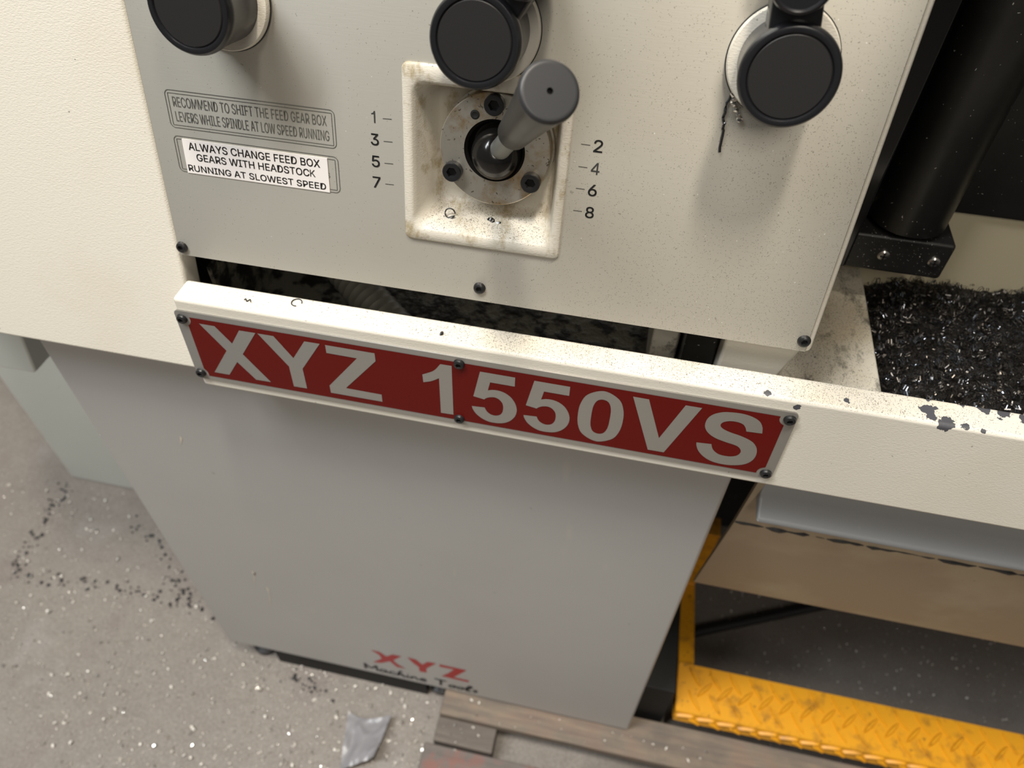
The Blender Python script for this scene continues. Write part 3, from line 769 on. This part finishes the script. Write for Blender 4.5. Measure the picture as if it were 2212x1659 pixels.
mb = MB(); mb.lathe((0.603, 1.570, -0.972), (0, 0, 1), [(0.081, 0), (0.083, 0.004), (0.083, 1.45)], 48, True, True)
link('post', mb, M['black_paint'], lathe, label='thick round black post')

# drip panel and cross beam under the tray
mb = MB()
pr = [(1.115, -1.31), (1.183, -1.73), (1.1845, -1.737), (1.305, -2.30), (1.318, -2.30), (1.198, -1.735), (1.128, -1.31)]
mb.prism_x(pr, 0.400, 2.3)
fix_normals(link('drip_panel', mb, M['tan'], lathe, 0.0, label='tan sloping sheet under the tray'))
mb = MB()
mb.prism_x([(1.142, -1.307), (1.142, -1.522), (1.134, -1.536), (1.089, -1.558), (1.086, -1.572), (1.17, -1.572), (1.17, -1.307)], 0.416, 2.3)
fix_normals(link('cross_beam', mb, M['grey_blue'], lathe, 0.008, label='blue grey beam beneath the tray'))

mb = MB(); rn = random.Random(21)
mb.tube([(0.401 + 0.02 * i, 1.187 + rn.uniform(-0.001, 0.001), -1.722 + rn.uniform(-0.003, 0.003)) for i in range(94)], [max(0.004, 0.0085 + rn.uniform(-0.004, 0.004)) for i in range(94)], 8)  # dark tube drawn in place of the gap shadow below the beam
link('gap_shadow', mb, M['crumb'], lathe, label='black strip standing for the gap shadow on the sloping sheet')
mb = MB(); mb.box(0.335, 0.470, 1.19, 2.2, FLOOR + 0.001, -2.98)
link('base_plinth', mb, M['hole'], lathe, 0.006, label='black plinth beside the pedal')
mb = MB(); mb.box(0.33, 2.6, 2.31, 2.36, FLOOR + 0.001, -1.31)
link('rear_panel', mb, M['black_paint'], lathe)  # added black plate, keeps the space under the tray dark
# foot brake pedal: folded checker plate
mb = MB()
PZ = -3.11
mb.prism_x([(1.164, PZ - 0.082), (1.174, PZ - 0.006), (1.181, PZ), (1.372, PZ + 0.008), (1.372, PZ - 0.008), (1.19, PZ - 0.016), (1.178, PZ - 0.082)], 0.497, 2.35)
mb.box(0.494, 0.502, 1.176, 1.37, PZ - 0.08, PZ - 0.002)
def lens(cx, cy, ang, ln, wd, fn):
    """raised almond of a checker plate"""
    top, rim = [], []
    k = 8
    for i in range(2 * k):
        t = math.pi * 2 * i / (2 * k)
        x, y = ln * math.cos(t), wd * math.sin(t) * abs(math.sin(t)) ** 0.3
        rim.append((cx + x * math.cos(ang) - y * math.sin(ang), cy + x * math.sin(ang) + y * math.cos(ang)))
        top.append((cx + 0.8 * x * math.cos(ang) - 0.45 * y * math.sin(ang), cy + 0.8 * x * math.sin(ang) + 0.45 * y * math.cos(ang)))
    mb.rings([[fn(*p, 0.0) for p in rim], [fn(*p, 0.010) for p in top]], cap1=True)
ftop = lambda x, y, h: Vector((x, 1.181 + y, PZ + y * 0.042 + h))
ffront = lambda x, y, h: Vector((x, 1.174 - y * 0.13 - h, PZ - 0.006 - y))
for j, y in enumerate((0.045, 0.096, 0.143)):
    for i in range(24):
        x = 0.565 + i * 0.0826 + (0.041 if j % 2 else 0)
        lens(x, y, math.radians(-58 if j % 2 == 0 else 48), 0.047, 0.0095, ftop)
for i in range(24):
    lens(0.535 + i * 0.0826, 0.020, math.radians(-12), 0.040, 0.0085, ffront)
    lens(0.578 + i * 0.0826, 0.050, math.radians(32), 0.034, 0.0085, ffront)
pedal = fix_normals(link('brake_pedal', mb, M['yellow'], lathe, 0, label='yellow checker-plate foot brake bar'))
mb = MB()
yz = [(1.34, PZ - 0.002), (1.80, PZ - 0.085), (1.74, -2.66), (1.83, -2.66), (1.89, PZ - 0.14), (1.34, PZ - 0.06)]
mb.prism([(0.495, y, z) for y, z in yz], [(0.562, y, z) for y, z in yz])
fix_normals(link('side_arm', mb, M['yellow'], pedal, 0.004))

# hose inside the tray
mb = MB()
pts = [(-0.90 + 0.02 * t + 0.19 * (t / 10) ** 1.5, 1.56 - 0.034 * t, -1.13 - 0.012 * t) for t in range(0, 11)]
fine = []
for i in range(len(pts) - 1):
    for k in range(8):
        f = k / 8; fine.append(tuple(pts[i][j] * (1 - f) + pts[i + 1][j] * f for j in range(3)))
mb.tube(fine, [0.046 + (0.0028 if i % 3 == 0 else 0) for i in range(len(fine))], 20)
link('coolant_hose', mb, M['hose'], lathe, label='ribbed dark hose inside the tray')

# ------------------------------------------------------------------ swarf in the tray
def curl(mb, c, r, ln, w, turns, rnd):
    """a small curled ribbon chip"""
    q = mathutils.Euler((rnd.uniform(0, 6.3), rnd.uniform(0, 6.3), rnd.uniform(0, 6.3))).to_matrix()
    n = max(4, int(turns * 7)); vs = []
    for i in range(n + 1):
        t = i / n * turns * 2 * math.pi
        rr = r * (1 - 0.25 * i / n)
        for sgn in (-0.5, 0.5): vs.append(Vector(c) + q @ Vector((rr * math.cos(t), rr * math.sin(t), ln * i / n + sgn * w)))
    mb.add(vs, [(2 * i, 2 * i + 1, 2 * i + 3, 2 * i + 2) for i in range(n)])
def swz(x, y):
    e = min(1.0, max(0.0, (x - 0.585) / 0.10))
    return -1.262 + 0.055 * e + 0.035 * noise.noise(Vector((x * 5, y * 5, 1.7))) + 0.03 * (y - 1.1)
mb = MB(); rnd = random.Random(3)
nx, ny = 90, 60; g = []
for j in range(ny + 1):
    for i in range(nx + 1):
        x = 0.586 + (1.74 - 0.586) * i / nx; y = 1.079 + (1.648 - 1.079) * j / ny
        g.append((x, y, swz(x, y) + 0.010 * noise.noise(Vector((x * 60, y * 60, 0)))))
mb.add(g, [(j * (nx + 1) + i, j * (nx + 1) + i + 1, (j + 1) * (nx + 1) + i + 1, (j + 1) * (nx + 1) + i) for j in range(ny) for i in range(nx)])
for k in range(6500):
    x = 0.588 + 0.9 * rnd.random() ** 1.15; y = rnd.uniform(1.082, 1.642)
    mb.mi = 1 if rnd.random() < 0.80 else 2
    curl(mb, (x, y, swz(x, y) + rnd.uniform(0.002, 0.022)), rnd.choice((0.003, 0.004, 0.005, 0.007, 0.010, 0.013)), rnd.uniform(0, 0.016), rnd.uniform(0.0010, 0.0028), rnd.uniform(0.6, 2.2), rnd)
o = link('swarf', mb, [M['swarf_bed'], M['swarf'], M['swarf_blue']])
tag(o, 'black oily heap of curled metal swarf in the chip tray', 'swarf', kind='stuff')

# ------------------------------------------------------------------ single shavings
def strand(name, pts, r, mat, label, group=None):
    mb = MB(); mb.tube(pts, r, 6)
    return tag(link(name, mb, mat), label, 'metal shaving', group)
def wob(path, k, amp, seed):
    rn = random.Random(seed); out = []
    for i in range(len(path) - 1):
        for j in range(k):
            f = j / k; a, b = path[i], path[i + 1]
            out.append(tuple(a[t] * (1 - f) + b[t] * f + rn.uniform(-amp, amp) for t in range(3)))
    return out + [path[-1]]
p1 = wob([(1.0466, 0.4489, 0.004), (1.0397, 0.4255, 0.004), (1.0405, 0.4087, 0.004), (1.044, 0.3998, 0.004), (1.0445, 0.384, 0.004), (1.0465, 0.3537, 0.004)], 4, 0.0012, 1)
strand('metal_shaving', [P(*p) for p in p1], 0.0022, M['steel_dark'], 'long thin dark shaving dangling below the right-hand selector lever')
p2 = wob([(1.0457, 0.4491, 0.006), (1.0494, 0.4398, 0.008), (1.0522, 0.431, 0.008), (1.0587, 0.4196, 0.007), (1.0657, 0.4128, 0.006), (1.0658, 0.4074, 0.005)], 4, 0.0016, 2)
strand('metal_shaving', [P(*p) for p in p2], [0.0038 if i % 3 else 0.0022 for i in range(len(p2))], M['chrome'], 'short bright twisted shaving stuck beside the right-hand selector lever')
cc = [P(0.5785 + 0.0095 * math.cos(t / 3), 0.1655 + 0.0095 * math.sin(t / 3), -0.030 + 0.0003 * t) for t in range(19)]
strand('metal_shaving', cc + [P(0.585 - 0.003 * i, 0.160 - 0.0012 * i, -0.030 + 0.001 * i) for i in range(14)], 0.0013, M['steel_dark'], 'ring-shaped thin shaving lying at the lower corner of the lever recess')
strand('metal_shaving', [P(0.650 + 0.004 * i, 0.158 + 0.0035 * math.sin(i), -0.036 + 0.0008 * i) for i in range(8)], [0.002, 0.004, 0.005, 0.0055, 0.004, 0.006, 0.004, 0.002], M['grease'], 'thick black shaving lying below the lever flange in the recess')
strand('metal_shaving', [(-0.665 + 0.011 * math.cos(t / 2.6), 1.057 + 0.011 * math.sin(t / 2.6), -1.0432) for t in range(14)], 0.0011, M['steel_dark'], 'thin hooked shaving on the tray rim below the printed notices')
strand('metal_shaving', [(-0.775 + 0.002 * t, 1.040 + 0.004 * math.sin(t * 1.3), -1.0432) for t in range(9)], 0.0011, M['steel_dark'], 'tiny crinkled shaving near the end of the tray rim')
strand('metal_shaving', [(-0.346 + 0.001 * t, 1.030 + 0.0025 * t, -1.0425) for t in range(5)], [0.001, 0.003, 0.004, 0.003, 0.001], M['steel_dark'], 'dark flake on the tray rim above the middle of the red nameplate')

# ------------------------------------------------------------------ timber, scrap and bar on the floor
def board(name, x0, x1, y0, y1, z0, z1, mat, label):
    mb = MB(); mb.box(x0, x1, y0, y1, z0, z1)
    return tag(link(name, mb, mat, None, 0.006), label, 'wooden board')
board('wooden_plank', -0.463, 2.5, 1.003, 1.168, -3.308, -3.262, M['wood'], 'long worn timber plank under the grey pedestal')
board('wooden_block', -0.466, -0.213, 0.908, 1.085, FLOOR, -3.309, M['wood_dark'], 'short grey timber block beneath the end of the long plank')
board('painted_board', -0.500, 0.75, 0.70, 0.900, FLOOR, -3.325, M['wood_red'], 'board with worn red paint lying in front of the long plank')

mb = MB(); n = 22; rn = random.Random(5); gv = []
c00, c10, c11, c01 = Vector((-0.826, 0.735)), Vector((-0.692, 0.800)), Vector((-0.682, 0.990)), Vector((-0.878, 0.970))
for j in range(n + 1):
    for i in range(n + 1):
        u, v = i / n, j / n
        p = c00 * (1 - u) * (1 - v) + c10 * u * (1 - v) + c11 * u * v + c01 * (1 - u) * v
        p = p + Vector((0, -0.022 * math.sin(math.pi * u) * v * v))
        w = noise.noise(Vector((u * 3.1, v * 3.3, 2))) * 0.016 + noise.noise(Vector((u * 7, v * 7, 5))) * 0.006
        z = FLOOR + 0.022 + w + 0.055 * u * u * (1 - 0.6 * v) + 0.02 * (1 - v) ** 2 + 0.014 * math.exp(-((u - 0.45) ** 2 + (v - 0.4) ** 2) * 18)
        gv.append((p.x, p.y, max(z, FLOOR + 0.004)))
gb = [(x, y, max(z - 0.004, FLOOR + 0.0005)) for x, y, z in gv]
mb.add(gv, [(j * (n + 1) + i, j * (n + 1) + i + 1, (j + 1) * (n + 1) + i + 1, (j + 1) * (n + 1) + i) for j in range(n) for i in range(n)])
o_ = len(gv)
mb.add(gb, [((j + 1) * (n + 1) + i, (j + 1) * (n + 1) + i + 1, j * (n + 1) + i + 1, j * (n + 1) + i) for j in range(n) for i in range(n)])
mb.add([], [])
edge = [i for i in range(n)] + [i * (n + 1) + n for i in range(n)] + [n * (n + 1) + n - i for i in range(n)] + [(n - i) * (n + 1) for i in range(n)]
for a, b in zip(edge, edge[1:] + edge[:1]): mb.f.append([b, a, o_ + a, o_ + b]); mb.m.append(0)
tag(link('plastic_scrap', mb, M['plastic'], angle=60), 'crumpled grey plastic scrap on the concrete floor', 'scrap')
mb = MB(); mb.tube([(0.49, 1.610, FLOOR + 0.024), (0.633, 1.678, FLOOR + 0.024), (1.02, 1.853, FLOOR + 0.024), (1.45, 2.047, FLOOR + 0.024)], 0.023, 16)
tag(link('floor_bar', mb, M['steel_dark']), 'thin black bar lying on the floor behind the yellow pedal', 'bar')

# ------------------------------------------------------------------ loose chips and crumbs on the floor
mb = MB(); rn = random.Random(11)
def chip_at(x, y, z, s):
    mb.mi = 0 if rn.random() < 0.4 else 1
    curl(mb, (x, y, z + s * 0.6), s, rn.uniform(0, s), s * rn.uniform(0.5, 1.1), rn.uniform(0.25, 0.7), rn)
def blocked(x, y):
    return (-1.48 < x < 0.34 and y > 1.2) or (x < -1.28 and y > 1.81) or (-0.5 < x < 2.5 and 0.69 < y < 1.18)
k = 0
while k < 2300:
    x, y = rn.uniform(-3.2, -0.45), rn.uniform(0.4, 1.8)
    if blocked(x, y): continue
    d = noise.noise(Vector((x * 2.2, y * 2.2, 4))) * 0.4 + 0.25 + 0.5 * max(0, min(1, (x + 2.3) / 1.5)) * max(0, min(1, (1.35 - y) / 0.4))
    if rn.random() > d: continue
    chip_at(x, y, FLOOR, rn.choice((0.003, 0.004, 0.005, 0.006, 0.008, 0.011))); k += 1
for k in range(1100):
    x, y = rn.uniform(0.5, 2.2), rn.uniform(1.2, 2.3)
    chip_at(x, y, FLOOR, rn.choice((0.003, 0.003, 0.004, 0.006)))
for k in range(45): chip_at(rn.uniform(-0.44, 0.7), rn.uniform(1.01, 1.09), -3.262, rn.choice((0.003, 0.005, 0.009)))
for k in range(40): chip_at(rn.uniform(-0.45, 0.5), rn.uniform(0.72, 0.89), -3.325, rn.choice((0.003, 0.005, 0.009)))
for k in range(14): chip_at(rn.uniform(-0.45, -0.23), rn.uniform(0.92, 0.99), -3.309, rn.choice((0.003, 0.005, 0.008)))
tag(link('floor_chips', mb, [M['bright_chip'], M['pale_chip']]), 'bright metal chips scattered over the floor and boards', 'metal chips', kind='stuff')
mb = MB(); rn = random.Random(13)
trail = [((-2.812, 1.791), (-2.782, 1.484)), ((-2.782, 1.484), (-2.751, 1.221)), ((-2.715, 1.261), (-2.378, 1.273)), ((-2.379, 1.276), (-2.014, 1.295)), ((-2.021, 1.291), (-1.735, 1.281)), ((-2.001, 1.388), (-1.786, 1.327)), ((-2.297, 1.633), (-1.94, 1.45)), ((-1.174, 1.062), (-1.0, 1.021))]
for k in range(330):
    (xa, ya), (xb, yb) = trail[k % len(trail)]
    f = min(0.999, max(0, rn.choice((0.12, 0.2, 0.45, 0.6, 0.85)) + rn.gauss(0, 0.13))); s = rn.choice((0.003, 0.004, 0.006, 0.008, 0.011))
    x, y = xa + (xb - xa) * f + rn.gauss(0, 0.028), ya + (yb - ya) * f + rn.gauss(0, 0.020)
    if blocked(x, y): continue
    mb.lathe((x, y, FLOOR + 0.0003), (rn.uniform(-.3, .3), rn.uniform(-.3, .3), 1), [(s * rn.uniform(.5, 1), 0), (s * 0.8, s * 0.4), (s * 0.3, s * 0.7)], 6)
tag(link('dark_crumbs', mb, M['crumb']), 'trail of black crumbs on the floor left of the pedestal', 'crumbs', kind='stuff')
